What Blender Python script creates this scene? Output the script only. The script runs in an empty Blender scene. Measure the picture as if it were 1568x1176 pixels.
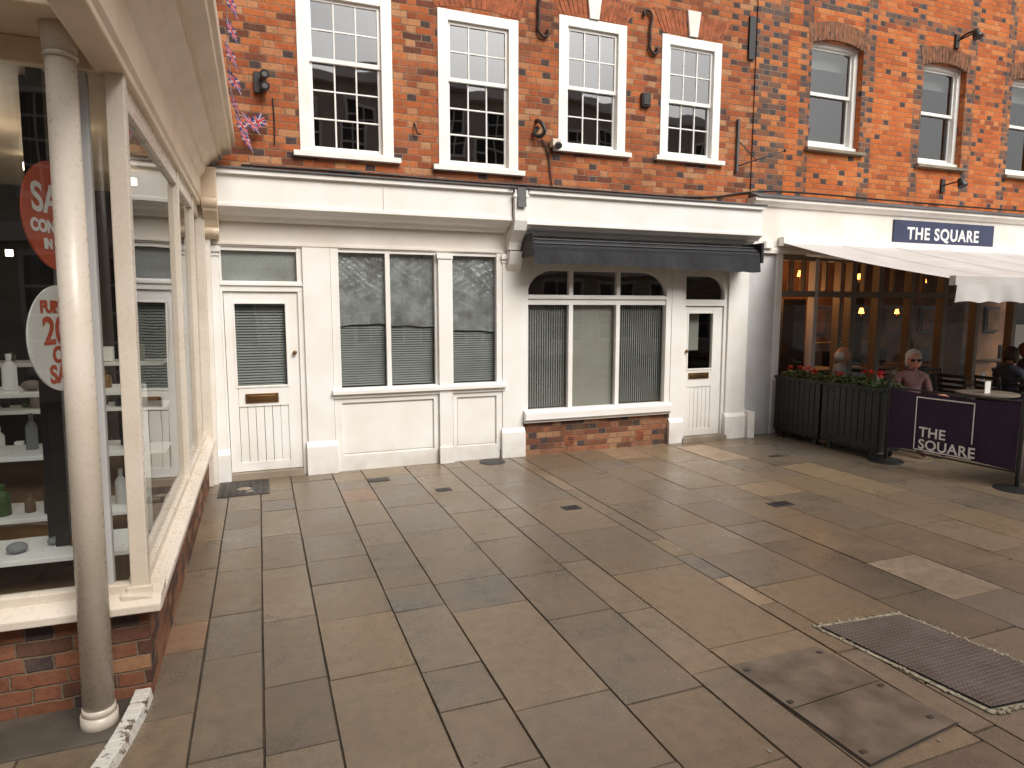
import bpy, bmesh, math, random
from mathutils import Vector, Matrix
random.seed(7)
R=random.Random(11)
sc=bpy.context.scene
COL=sc.collection
# ------------------------------------------------------------------ materials
class NT:
    def __init__(s,name):
        s.m=bpy.data.materials.new(name); s.m.use_nodes=True; s.t=s.m.node_tree; s.t.nodes.clear()
        s.out=s.t.nodes.new('ShaderNodeOutputMaterial')
    def n(s,ty,**k):
        o=s.t.nodes.new(ty)
        for a,b in k.items(): setattr(o,a,b)
        return o
    def l(s,a,b): s.t.links.new(a,b)
    def put(s,sock,v):
        if hasattr(v,'links'): s.l(v,sock)
        else: sock.default_value=v
    def M(s,op,a,b=None,c=None):
        o=s.n('ShaderNodeMath',operation=op); s.put(o.inputs[0],a)
        if b is not None: s.put(o.inputs[1],b)
        if c is not None: s.put(o.inputs[2],c)
        return o.outputs[0]
    def mix(s,f,a,b,bt='MIX'):
        o=s.n('ShaderNodeMix',data_type='RGBA',blend_type=bt)
        s.put(o.inputs[0],f)
        for i,v in ((6,a),(7,b)):
            if hasattr(v,'links'): s.l(v,o.inputs[i])
            else: o.inputs[i].default_value=(*v[:3],1)
        return o.outputs[2]
    def noise(s,vec,scale,det=4,rough=.55):
        o=s.n('ShaderNodeTexNoise'); o.inputs['Scale'].default_value=scale; o.inputs['Detail'].default_value=det; o.inputs['Roughness'].default_value=rough
        if vec is not None: s.l(vec,o.inputs['Vector'])
        return o
    def mr(s,v,a,b,c,d,sm=False):
        o=s.n('ShaderNodeMapRange'); 
        if sm: o.interpolation_type='SMOOTHSTEP'
        s.l(v,o.inputs[0])
        for i,x in enumerate((a,b,c,d)): o.inputs[i+1].default_value=x
        return o.outputs[0]
    def ramp(s,v,stops,const=False):
        o=s.n('ShaderNodeValToRGB'); cr=o.color_ramp
        if const: cr.interpolation='CONSTANT'
        while len(cr.elements)<len(stops): cr.elements.new(.5)
        for e,(p,c) in zip(cr.elements,stops): e.position=p; e.color=(*c,1)
        s.l(v,o.inputs[0]); return o.outputs[0]
    def bsdf(s,col,rough=.5,metal=0,bump=None,bstr=.3,bdist=.005,spec=None):
        o=s.n('ShaderNodeBsdfPrincipled')
        if hasattr(col,'links'): s.l(col,o.inputs['Base Color'])
        else: o.inputs['Base Color'].default_value=(*col,1)
        s.put(o.inputs['Roughness'],rough); o.inputs['Metallic'].default_value=metal
        if spec is not None: o.inputs['Specular IOR Level'].default_value=spec
        if bump is not None:
            b=s.n('ShaderNodeBump'); b.inputs['Strength'].default_value=bstr; b.inputs['Distance'].default_value=bdist
            s.l(bump,b.inputs['Height']); s.l(b.outputs[0],o.inputs['Normal'])
        s.l(o.outputs[0],s.out.inputs[0]); return o
    def pos(s): return s.n('ShaderNodeNewGeometry').outputs['Position']

def paint(name,col,rough=.45,dirt=.12,metal=0,grime=0.0,sc1=2.5,bump=.12):
    t=NT(name); p=t.pos(); n1=t.noise(p,sc1,3); n2=t.noise(p,45,2)
    dk=tuple(c*(1-dirt*2.2)*k for c,k in zip(col,(1,.97,.92)))
    f=t.mr(n1.outputs[0],.35,.7,0,1)
    c=t.mix(f,col,dk)
    if grime>0:
        sx=t.n('ShaderNodeSeparateXYZ'); t.l(p,sx.inputs[0])
        g=t.mr(sx.outputs[2],0,.35,grime,0,True)
        g=t.M('MULTIPLY',g,t.mr(n1.outputs[0],.3,.6,.2,1))
        c=t.mix(g,c,(.22,.18,.14))
    r=t.mr(n2.outputs[0],.3,.7,rough-.07,rough+.1)
    t.bsdf(c,r,metal,n2.outputs[0],bump,.002)
    return t.m
def brick(name,stops,mortar,hdark=(.05,.04,.045),hp=.0,stain=.35,W=.315,H=.070,mw=.0045,pale=.2):
    t=NT(name); p=t.pos()
    n0=t.noise(p,9,1); v=t.n('ShaderNodeVectorMath',operation='MULTIPLY_ADD'); 
    t.l(n0.outputs['Color'],v.inputs[0]); v.inputs[1].default_value=(.014,.014,.014); t.l(p,v.inputs[2])
    n00=t.noise(p,60,1); v2=t.n('ShaderNodeVectorMath',operation='MULTIPLY_ADD'); 
    t.l(n00.outputs['Color'],v2.inputs[0]); v2.inputs[1].default_value=(.007,.007,.007); t.l(v.outputs[0],v2.inputs[2])
    s=t.n('ShaderNodeSeparateXYZ'); t.l(v2.outputs[0],s.inputs[0])
    u=t.M('DIVIDE',t.M('ADD',s.outputs[0],s.outputs[1]),W)
    z=t.M('DIVIDE',s.outputs[2],H)
    row=t.M('FLOOR',z); fz=t.M('FRACT',z)
    wr=t.n('ShaderNodeTexWhiteNoise',noise_dimensions='1D'); t.l(row,wr.inputs['W'])
    pp=t.M('ADD',t.M('ADD',u,t.M('FRACT',t.M('MULTIPLY',row,.5))),t.M('MULTIPLY',wr.outputs[0],.10))
    f=t.M('FRACT',pp); ip=t.M('FLOOR',pp); isH=t.M('GREATER_THAN',f,.6667)
    d=t.M('MINIMUM',t.M('MINIMUM',f,t.M('SUBTRACT',1.0,f)),t.M('ABSOLUTE',t.M('SUBTRACT',f,.6667)))
    dz=t.M('MULTIPLY',t.M('MINIMUM',fz,t.M('SUBTRACT',1.0,fz)),H)
    dm=t.M('MINIMUM',t.M('MULTIPLY',d,W),dz)
    mask=t.mr(dm,mw*.5,mw*1.35,0,1,True)
    idv=t.n('ShaderNodeCombineXYZ'); t.l(t.M('ADD',t.M('MULTIPLY',ip,2.0),isH),idv.inputs[0]); t.l(row,idv.inputs[1])
    wn=t.n('ShaderNodeTexWhiteNoise',noise_dimensions='3D'); t.l(idv.outputs[0],wn.inputs[0])
    c=t.ramp(wn.outputs[0],stops)
    sp=t.n('ShaderNodeSeparateColor'); t.l(wn.outputs[1],sp.inputs[0])
    if hp>0:
        k=t.M('MULTIPLY',t.M('LESS_THAN',sp.outputs[0],hp),t.M('ADD',t.M('MULTIPLY',isH,.75),.25))
        c=t.mix(k,c,hdark)
    n1=t.noise(p,30,4,.7); c=t.mix(t.mr(n1.outputs[0],.40,.75,0,.35),c,t.mix(.4,c,(.42,.22,.10)))
    c=t.mix(t.mr(n1.outputs[0],.5,.28,0,.55),c,(.10,.045,.03))
    n2=t.noise(p,1.3,5,.65); 
    mcol=t.mix(t.mr(n2.outputs[0],.35,.65,0,.7),mortar,tuple(v*.45 for v in mortar))
    c=t.mix(mask,mcol,c)
    c=t.mix(t.mr(n2.outputs[0],.42,.72,0,stain),c,(.07,.04,.03))
    n3=t.noise(p,2.9,4,.6); c=t.mix(t.mr(n3.outputs[0],.52,.78,0,pale),c,(.40,.28,.19))
    hgt=t.M('ADD',t.M('MULTIPLY',mask,.8),t.M('MULTIPLY',n1.outputs[0],.6))
    t.bsdf(c,.88,0,hgt,.8,.008,spec=.2)
    return t.m
def glass(name,tint=(.9,.93,.92),boost=1.0,add=.03):
    t=NT(name); g0=t.n('ShaderNodeNewGeometry')
    dt=t.n('ShaderNodeVectorMath',operation='DOT_PRODUCT'); t.l(g0.outputs['Normal'],dt.inputs[0]); t.l(g0.outputs['Incoming'],dt.inputs[1])
    c=t.M('ABSOLUTE',dt.outputs['Value']); k=t.M('POWER',t.M('SUBTRACT',1.0,c),5.0)
    f=t.M('MINIMUM',t.M('ADD',t.M('MULTIPLY',t.M('ADD',t.M('MULTIPLY',k,.93),.07),boost),add),1.0)
    tr=t.n('ShaderNodeBsdfTransparent'); tr.inputs[0].default_value=(*tint,1)
    g=t.n('ShaderNodeBsdfGlossy'); g.inputs['Roughness'].default_value=.015
    p=g0.outputs['Position']; n=t.noise(p,1.6,1); b=t.n('ShaderNodeBump'); b.inputs['Strength'].default_value=.25; b.inputs['Distance'].default_value=.01
    t.l(n.outputs[0],b.inputs['Height']); t.l(b.outputs[0],g.inputs['Normal'])
    mx=t.n('ShaderNodeMixShader'); t.l(f,mx.inputs[0]); t.l(tr.outputs[0],mx.inputs[1]); t.l(g.outputs[0],mx.inputs[2])
    t.l(mx.outputs[0],t.out.inputs[0]); return t.m
def emis(name,col,st):
    t=NT(name); e=t.n('ShaderNodeEmission'); e.inputs[0].default_value=(*col,1); e.inputs[1].default_value=st
    t.l(e.outputs[0],t.out.inputs[0]); return t.m

WHITE=paint('white_paint',(.84,.83,.81),.4,.03,grime=.35)
WHITE2=paint('white_gloss',(.85,.85,.83),.32,.03)
OFFW=paint('offwhite_paint',(.80,.76,.71),.5,.05,grime=.4)
GREYW=paint('grey_render',(.56,.56,.57),.7,.06,grime=.5)
CREAM=paint('cream_paint',(.78,.64,.48),.45,.06)
CREAM2=paint('cream_column_paint',(.76,.68,.58),.3,.06,grime=.5)
LEAD=paint('lead_flashing',(.11,.11,.115),.6,.15)
CHAR=paint('charcoal_fabric',(.020,.021,.025),.8,.2)
BLACK=paint('black_paint',(.014,.014,.015),.45,.2)
PLB=paint('green_black_paint',(.007,.009,.008),.5,.2)
BLACKM=paint('black_metal',(.02,.02,.02),.4,.2)
BRASS=paint('aged_brass',(.30,.17,.07),.35,.25,metal=.8)
IRON=paint('rusty_iron',(.06,.035,.028),.8,.3)
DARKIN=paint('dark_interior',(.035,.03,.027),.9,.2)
WARMIN=paint('warm_brown_wall',(.20,.09,.04),.8,.3)
BLIND=paint('blind_slat',(.25,.265,.25),.6,.1)
BLINDV=paint('vertical_blind_fabric',(.32,.32,.305),.8,.08)
BOARD=paint('grey_board',(.28,.27,.24),.7,.06)
FILM=paint('crumpled_plastic',(.32,.33,.33),.25,.25,bump=.5,sc1=6)
TRANSG=paint('frosted_pane',(.34,.35,.34),.25,.12)
STONE=paint('sill_stone',(.30,.25,.19),.9,.2)
TANW=paint('taupe_joinery',(.20,.165,.135),.5,.1)
NAVY=paint('navy_sign',(.035,.045,.10),.5,.1)
PURP=paint('purple_banner',(.030,.012,.045),.75,.15)
CANV=paint('white_canvas',(.55,.53,.52),.85,.06)
ORG=paint('sale_orange',(.55,.08,.025),.5,.03)
GL=glass('window_glass'); GLU=glass('old_window_glass',(.8,.85,.85),2.8,.06); GLR=glass('tinted_sash_glass',(.75,.8,.82),1.8,.04); GLS=glass('shop_glass',(.85,.87,.85),1.0,.0)
BR_L=brick('weathered_red_brick',[(0,(.11,.04,.025)),(.12,(.22,.06,.028)),(.35,(.36,.092,.032)),(.6,(.44,.12,.04)),(.8,(.47,.155,.055)),(1,(.47,.25,.13))],(.30,.215,.145),hp=.14,stain=.42,pale=.25)
BR_R=brick('orange_brick',[(0,(.33,.07,.022)),(.3,(.50,.115,.028)),(.7,(.57,.15,.036)),(1,(.58,.21,.07))],(.36,.225,.135),hp=.10,stain=.25,pale=.12)
BR_D=brick('blue_header_brick',[(0,(.10,.07,.06)),(.3,(.24,.10,.055)),(.7,(.46,.125,.035)),(1,(.54,.20,.07))],(.34,.235,.155),hdark=(.055,.055,.065),hp=.72,stain=.3)
BR_P=brick('plinth_brick',[(0,(.07,.03,.02)),(.3,(.16,.06,.035)),(.7,(.28,.11,.06)),(1,(.36,.22,.12))],(.20,.15,.105),hp=.3,stain=.5)
RUB=paint('rubbed_brick',(.40,.115,.045),.85,.25,sc1=14,bump=.5)
BRN=paint('brown_arch_brick',(.24,.11,.06),.85,.3,sc1=14,bump=.5)

# ------------------------------------------------------------------ builders
def root(name,loc=(0,0,0)):
    o=bpy.data.objects.new(name,None); o.location=loc; COL.objects.link(o); return o
def ep(): return R.uniform(-.0012,.0012)
class B:
    def __init__(s,name,parent=None,bevel=.003,smooth=False):
        s.name=name;s.par=parent;s.bm=bmesh.new();s.mats=[];s.bev=bevel;s.sm=smooth;s.xf=None
    def mi(s,m):
        if m not in s.mats: s.mats.append(m)
        return s.mats.index(m)
    def face(s,pts,m):
        vs=[s.bm.verts.new(s.xf@Vector(p) if s.xf else p) for p in pts]
        f=s.bm.faces.new(vs); f.material_index=s.mi(m); return f
    def hexa(s,c,m):
        vs=[s.bm.verts.new(s.xf@Vector(p) if s.xf else p) for p in c]
        for q in ((0,3,2,1),(4,5,6,7),(0,1,5,4),(1,2,6,5),(2,3,7,6),(3,0,4,7)):
            f=s.bm.faces.new([vs[i] for i in q]); f.material_index=s.mi(m)
    def box(s,x0,x1,y0,y1,z0,z1,m):
        x0+=ep();x1+=ep();y0+=ep();y1+=ep();z0+=ep();z1+=ep()
        s.hexa([(x0,y0,z0),(x1,y0,z0),(x1,y1,z0),(x0,y1,z0),(x0,y0,z1),(x1,y0,z1),(x1,y1,z1),(x0,y1,z1)],m)
    def prism(s,ax,pts,a0,a1,m):
        a0+=ep();a1+=ep()
        def P(a,p): return (a,p[0],p[1]) if ax=='x' else ((p[0],a,p[1]) if ax=='y' else (p[0],p[1],a))
        A=[s.bm.verts.new(s.xf@Vector(P(a0,p)) if s.xf else P(a0,p)) for p in pts]; Bv=[s.bm.verts.new(s.xf@Vector(P(a1,p)) if s.xf else P(a1,p)) for p in pts]
        k=s.mi(m);n=len(pts)
        for i in range(n):
            f=s.bm.faces.new((A[i],A[(i+1)%n],Bv[(i+1)%n],Bv[i])); f.material_index=k
        f=s.bm.faces.new(A[::-1]);f.material_index=k
        f=s.bm.faces.new(Bv);f.material_index=k
    def cyl(s,p0,p1,r0,r1,m,n=16,cap=True):
        p0=Vector(p0);p1=Vector(p1)
        if s.xf: p0=s.xf@p0;p1=s.xf@p1
        d=(p1-p0).normalized(); a=d.orthogonal().normalized(); b=d.cross(a)
        A=[];Q=[]
        for i in range(n):
            t=2*math.pi*i/n; v=a*math.cos(t)+b*math.sin(t)
            A.append(s.bm.verts.new(p0+v*r0));Q.append(s.bm.verts.new(p1+v*r1))
        k=s.mi(m)
        for i in range(n):
            f=s.bm.faces.new((A[i],A[(i+1)%n],Q[(i+1)%n],Q[i]));f.material_index=k;f.smooth=True
        if cap:
            f=s.bm.faces.new(A[::-1]);f.material_index=k
            f=s.bm.faces.new(Q);f.material_index=k
    def ball(s,c,r,m,sx=1,sy=1,sz=1,seg=12):
        mt=Matrix.Translation(c)@Matrix.Diagonal((sx*r,sy*r,sz*r,1))
        if s.xf: mt=s.xf@mt
        g=bmesh.ops.create_uvsphere(s.bm,u_segments=seg,v_segments=max(6,seg*2//3),radius=1,matrix=mt)
        k=s.mi(m);fs=set()
        for v in g['verts']: fs.update(v.link_faces)
        for f in fs: f.material_index=k;f.smooth=True
    def grid(s,P,m,smooth=True):
        V=[[s.bm.verts.new(s.xf@Vector(p) if s.xf else p) for p in r] for r in P];k=s.mi(m)
        for i in range(len(P)-1):
            for j in range(len(P[0])-1):
                f=s.bm.faces.new((V[i][j],V[i][j+1],V[i+1][j+1],V[i+1][j]));f.material_index=k;f.smooth=smooth
    def done(s,recalc=True):
        if recalc: bmesh.ops.recalc_face_normals(s.bm,faces=s.bm.faces)
        me=bpy.data.meshes.new(s.name);s.bm.to_mesh(me);s.bm.free()
        for m in s.mats: me.materials.append(m)
        o=bpy.data.objects.new(s.name,me);COL.objects.link(o)
        if s.par: o.parent=s.par
        if s.bev:
            b=o.modifiers.new('b','BEVEL');b.width=s.bev;b.segments=2;b.limit_method='ANGLE';b.angle_limit=.7
        return o
def curve(name,pts,r,m,parent=None,cyc=False,smooth=True):
    c=bpy.data.curves.new(name,'CURVE');c.dimensions='3D';c.bevel_depth=r;c.bevel_resolution=2
    sp=c.splines.new('NURBS' if smooth else 'POLY');sp.points.add(len(pts)-1)
    for q,p in zip(sp.points,pts): q.co=(*p,1)
    if smooth: sp.order_u=3;sp.use_endpoint_u=True
    c.materials.append(m);o=bpy.data.objects.new(name,c);COL.objects.link(o)
    if parent:o.parent=parent
    return o
def text(name,body,size,mat,mw,parent=None,off=.0,ext=.002,al='LEFT',sp=1.0):
    c=bpy.data.curves.new(name,'FONT');c.body=body;c.size=size;c.offset=off;c.extrude=ext;c.align_x=al;c.space_character=sp;c.space_line=.9
    c.materials.append(mat);o=bpy.data.objects.new(name,c);o.matrix_world=mw;COL.objects.link(o)
    if parent:o.parent=parent
    return o
def wall(b,x0,x1,z0,z1,y,ops,depth,mf,mrev=None,cx=(),cz=(),sill=None):
    xs=sorted({x0,x1,*cx,*[v for o in ops for v in o[:2]]}); zs=sorted({z0,z1,*cz,*[v for o in ops for v in o[2:]]})
    for i in range(len(xs)-1):
        for j in range(len(zs)-1):
            a=(xs[i]+xs[i+1])/2;c=(zs[j]+zs[j+1])/2
            if any(o[0]<a<o[1] and o[2]<c<o[3] for o in ops): continue
            b.face([(xs[i],y,zs[j]),(xs[i+1],y,zs[j]),(xs[i+1],y,zs[j+1]),(xs[i],y,zs[j+1])],mf(a,c))
    for a,c,d,e in ops:
        m=mrev or mf((a+c)/2,(d+e)/2);Y=y+depth
        b.face([(a,y,d),(a,Y,d),(a,Y,e),(a,y,e)],m);b.face([(c,y,d),(c,y,e),(c,Y,e),(c,Y,d)],m)
        b.face([(a,y,d),(c,y,d),(c,Y,d),(a,Y,d)],sill or m);b.face([(a,y,e),(a,Y,e),(c,Y,e),(c,y,e)],m)

# ------------------------------------------------------------------ ground
def ground_mat():
    t=NT('sandstone_flags');p=t.pos();a=t.n('ShaderNodeVertexColor');a.layer_name='tint'
    n1=t.noise(p,2.2,6,.65);n2=t.noise(p,13,5,.7);n3=t.noise(p,.55,3,.6);n4=t.noise(p,90,2,.6)
    c=t.mix(t.mr(n1.outputs[0],.4,.68,0,.55),a.outputs[0],(.27,.19,.115))
    c=t.mix(t.mr(n2.outputs[0],.40,.70,0,.5),c,(.085,.068,.052))
    c=t.mix(t.mr(n3.outputs[0],.42,.64,0,.45),c,(.105,.085,.066))
    c=t.mix(t.mr(n4.outputs[0],.6,.78,0,.4),c,(.34,.27,.20))
    r=t.M('ADD',t.mr(n1.outputs[0],.3,.7,.20,.42),t.mr(n4.outputs[0],.3,.7,-.04,.08))
    h=t.M('ADD',t.M('MULTIPLY',n2.outputs[0],1.0),t.M('MULTIPLY',n4.outputs[0],.3))
    t.bsdf(c,r,0,h,.45,.005,spec=.5);return t.m
FL=ground_mat()
g=B('ground',None,0)
g.face([(-60,-60,-.012),(80,-60,-.012),(80,60,-.012),(-60,60,-.012)],paint('joint_mortar',(.085,.068,.05),.95,.25,sc1=6));g.done()
b=B('stone_paving',None,0)
cols=[];mi=b.mi(FL)
pal=[(.165,.135,.10),(.185,.15,.11),(.15,.13,.105),(.20,.155,.105),(.145,.138,.13),(.28,.17,.11),(.22,.175,.115),(.175,.145,.11),(.125,.11,.092),(.33,.25,.175)]
wts=[5,5,5,3,3,1.1,2.4,5,2.2,.6]
xs=[-.95,-.62,-.33,-.05,.24,.66,.97,1.45,1.87,2.10,2.69,2.84,3.42,3.85]
while xs[-1]<17: xs.append(xs[-1]+R.choice((.30,.36,.42,.48,.55)))
while xs[0]>-3.5: xs.insert(0,xs[0]-.45)
for i in range(len(xs)-1):
    x0,x1=xs[i],xs[i+1];y=-3+R.uniform(0,.5)
    while y<7.4:
        L=R.choice((.42,.52,.62,.72,.85,1.0))*(1.0 if x1-x0>.33 else .8);y1=y+L
        c=R.choices(pal,wts)[0];k=R.uniform(.8,1.2);c=(c[0]*k*1.08,c[1]*k,c[2]*k*.90)
        if x0>3.8 and x0<4.1 and y<2.8<y1: c=(.40,.31,.22)
        gx=.002;z0=R.uniform(-.0012,.0012);tx=R.uniform(-.0012,.0012);ty=R.uniform(-.0012,.0012)
        j=lambda:R.uniform(-.0018,.0018)
        q=[(x0+gx+j(),y+gx+j()),(x1-gx+j(),y+gx+j()),(x1-gx+j(),y1-gx+j()),(x0+gx+j(),y1-gx+j())]
        ins=.0035
        top=[];bot=[]
        for (a,d),(sx,sy) in zip(q,((1,1),(-1,1),(-1,-1),(1,-1))):
            top.append(b.bm.verts.new((a+sx*ins,d+sy*ins,z0+tx*sx+ty*sy)));bot.append(b.bm.verts.new((a,d,-.016)))
        f=b.bm.faces.new(top);cols+= [c]
        for k2 in range(4):
            b.bm.faces.new((bot[k2],bot[(k2+1)%4],top[(k2+1)%4],top[k2]));cols.append(tuple(v*.7 for v in c))
        y=y1
o=b.done(False);me=o.data
at=me.color_attributes.new('tint','FLOAT_COLOR','CORNER')
for pl in me.polygons:
    for li in pl.loop_indices: at.data[li].color=(*cols[pl.index],1)
b=B('chewing_gum_spots',None,0);GUM=paint('trodden_gum',(.30,.27,.23),.8,.2)
for k in range(110):
    x=R.uniform(-.3,6.4);y=R.uniform(1.6,7.0);r=R.uniform(.004,.010);n=9;ph=R.uniform(0,6)
    b.face([(x+r*(1+.25*math.sin(3*t+ph))*math.cos(t),y+r*(1+.25*math.cos(2*t+ph))*math.sin(t),.0042) for t in [2*math.pi*i/n for i in range(n)]],GUM)
b.done(False)

# ------------------------------------------------------------------ middle building
TH=root('brick_townhouse')
YB=7.25
W=[(.47,1.43,3.36,5.0,3,'a'),(1.93,2.87,3.33,4.98,3,'a'),(3.38,4.28,3.65,5.13,2,'k'),(4.78,5.68,3.66,5.12,2,'k')]
b=B('brick_wall',TH,0)
wall(b,-1.2,6.22,2.9,8.6,YB,[w[:4] for w in W],.12,lambda x,z:BR_L)
b.face([(-1.2,YB,8.6),(6.22,YB,8.6),(6.22,YB+4,10.2),(-1.2,YB+4,10.2)],LEAD)
b.done()
def sash(b,gb,x0,x1,z0,z1,y,mid,rl,ru=2,nc=3,fw=.115,m=WHITE2,bar=.016,gm=GLU):
    b.box(x0,x0+fw,y,y+.10,z0,z1,m);b.box(x1-fw,x1,y,y+.10,z0,z1,m)
    b.box(x0+fw,x1-fw,y+.003,y+.10,z1-fw*.95,z1-.001,m)
    b.box(x0-.07,x1+.07,y-.05,y+.08,z0-.055,z0,m)
    b.box(x0+fw,x1-fw,y+.01,y+.10,z0,z0+.03,m)
    a,c=x0+fw,x1-fw;lo=z0+.03;hi=z1-fw*.95
    for (s0,s1,yy,rows) in ((mid-.02,hi,y+.035,ru),(lo,mid+.025,y+.062,rl)):
        st=.032
        b.box(a,a+st,yy,yy+.03,s0,s1,m);b.box(c-st,c,yy,yy+.03,s0,s1,m)
        b.box(a+st,c-st,yy,yy+.03,s1-.035,s1,m);b.box(a+st,c-st,yy,yy+.03,s0,s0+.045,m)
        for i in range(1,nc):
            xx=a+st+(c-a-2*st)*i/nc;b.box(xx-bar/2,xx+bar/2,yy+.004,yy+.026,s0+.045,s1-.035,m)
        for i in range(1,rows):
            zz=s0+.045+(s1-s0-.08)*i/rows;b.box(a+st,c-st,yy+.005,yy+.027,zz-bar/2,zz+bar/2,m)
        for i in range(nc):
            for j in range(rows):
                xa=a+st+(c-a-2*st)*i/nc;xb=a+st+(c-a-2*st)*(i+1)/nc
                za=s0+.045+(s1-s0-.08)*j/rows;zb=s0+.045+(s1-s0-.08)*(j+1)/rows
                t1=R.uniform(-.0022,.0022);t2=R.uniform(-.0022,.0022)
                gb.face([(xa,yy+.015+t1,za),(xb,yy+.015-t1,za),(xb,yy+.015-t1+t2,zb),(xa,yy+.015+t1+t2,zb)],gm)
b=B('sash_windows',TH,.003);gb=B('sash_glass',TH,0)
for x0,x1,z0,z1,rl,k in W:
    sash(b,gb,x0,x1,z0,z1,YB-.012,z0+(z1-z0)*(.565 if rl==3 else .47),rl)
b.done();gb.done()
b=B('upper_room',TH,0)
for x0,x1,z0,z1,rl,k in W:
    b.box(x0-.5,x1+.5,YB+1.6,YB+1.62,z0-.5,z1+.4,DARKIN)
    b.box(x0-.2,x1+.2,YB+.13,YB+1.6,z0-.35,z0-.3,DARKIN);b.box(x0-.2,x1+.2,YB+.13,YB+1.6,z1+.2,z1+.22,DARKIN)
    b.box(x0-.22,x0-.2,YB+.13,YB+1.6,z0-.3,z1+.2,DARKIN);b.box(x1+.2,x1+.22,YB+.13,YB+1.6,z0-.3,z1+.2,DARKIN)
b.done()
# arches
def voussoir(b,cx,z0,hw,ht,n,splay,m,y,rise=0,key=None):
    for i in range(n):
        a0=-1+2*i/n+.012;a1=-1+2*(i+1)/n-.012
        def P(a,t):
            x=cx+a*(hw+splay*t);z=z0+t*ht+rise*(1-a*a)
            return x,z
        pts=[P(a0,0),P(a1,0),P(a1,1),P(a0,1)]
        am=(a0+a1)/2
        yy=y-R.uniform(.003,.006)
        if key and abs(am)<key: continue
        b.prism('y',pts,yy,y+.05,m)
b=B('window_arches',TH,.002)
voussoir(b,.95,5.0,.5,.24,17,.10,RUB,YB,.0)
voussoir(b,2.40,4.985,.5,.24,17,.10,RUB,YB,.05)
for cx in (3.83,5.23):
    voussoir(b,cx,5.14,.45,.27,17,.14,RUB,YB,0,key=.14)
    b.prism('y',[(cx-.06,5.135),(cx+.06,5.135),(cx+.10,5.44),(cx-.10,5.44)],YB-.03,YB+.04,OFFW)
b.done()

# fascias & cornices
YS=7.16
def cornice(b,x0,x1,zt,zb,m=WHITE):
    b.prism('x',[(YB-.01,zt+.075),(6.84,zt+.012),(6.84,zt-.005),(YB-.01,zt-.005)],x0-.03,x1+.03,LEAD)
    b.prism('x',[(YB-.01,zt-.006),(6.86,zt-.006),(6.86,zt-.05),(6.90,zt-.055),(6.90,zb+.005),(6.885,zb),(6.885,zb-.03),(6.93,zb-.055),(6.96,zb-.075),(7.03,zb-.095),(7.06,zb-.13),(7.10,zb-.14),(YB-.01,zb-.14)],x0,x1,m)
b=B('shopfront_joinery',TH,.004)
cornice(b,-.33,2.66,3.07,2.75)
cornice(b,2.84,6.14,3.07,2.72)
b.box(-.46,2.9,7.13,7.24,2.37,2.615,OFFW)   # frieze
b.box(-.40,2.64,7.115,7.14,2.385,2.41,OFFW)
b.box(2.9,6.15,7.13,7.24,2.33,2.60,WHITE)
b.box(1.245,1.25,6.892,6.905,2.76,3.01,OFFW)
b.prism('x',[(7.13,2.42),(7.05,2.42),(7.01,2.50),(6.95,2.56),(6.88,2.62),(6.84,2.72),(6.84,3.06),(7.24,3.12),(7.24,2.42)],2.675,2.825,WHITE)
b.box(2.66,2.84,6.83,7.0,2.97,3.0,WHITE)
def pil(x0,x1,zt,hb=.35,m=WHITE,cap=True,y=YS):
    b.box(x0,x1,y-.05,y+.07,0.0,zt,m)
    b.box(x0-.02,x1+.02,y-.085,y+.02,0.0,hb-.05,m)
    b.prism('x',[(y-.085,hb-.05),(y-.05,hb),(y+.02,hb),(y+.02,hb-.05)],x0-.018,x1+.018,m)
    if cap:
        b.box(x0-.018,x1+.018,y-.075,y+.02,zt-.06,zt-.015,m);b.box(x0-.01,x1+.01,y-.062,y+.02,zt-.10,zt-.085,m)
pil(-.44,-.345,2.37,.33)
pil(.44,.715,2.375,.35,cap=False)
pil(2.63,2.885,2.375,.35)
pil(4.94,5.12,2.36,.33)
pil(5.83,6.15,2.58,.35)
b.box(6.15,6.26,7.02,7.2,0,.36,WHITE)
b.prism('x',[(7.11,2.18),(7.05,2.26),(7.0,2.40),(7.11,2.40)],2.68,2.84,WHITE)
# door case 1
b.box(-.345,.44,7.14,7.22,1.925,2.03,WHITE);b.box(-.345,.44,7.12,7.16,1.985,2.01,WHITE)
b.box(-.345,-.325,7.14,7.22,0,2.37,WHITE);b.box(.385,.44,7.14,7.22,0,2.37,WHITE)
b.box(-.33,.39,7.15,7.22,2.33,2.37,WHITE)
b.box(-.33,.385,7.10,7.3,0.0,.07,STONE)
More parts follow.
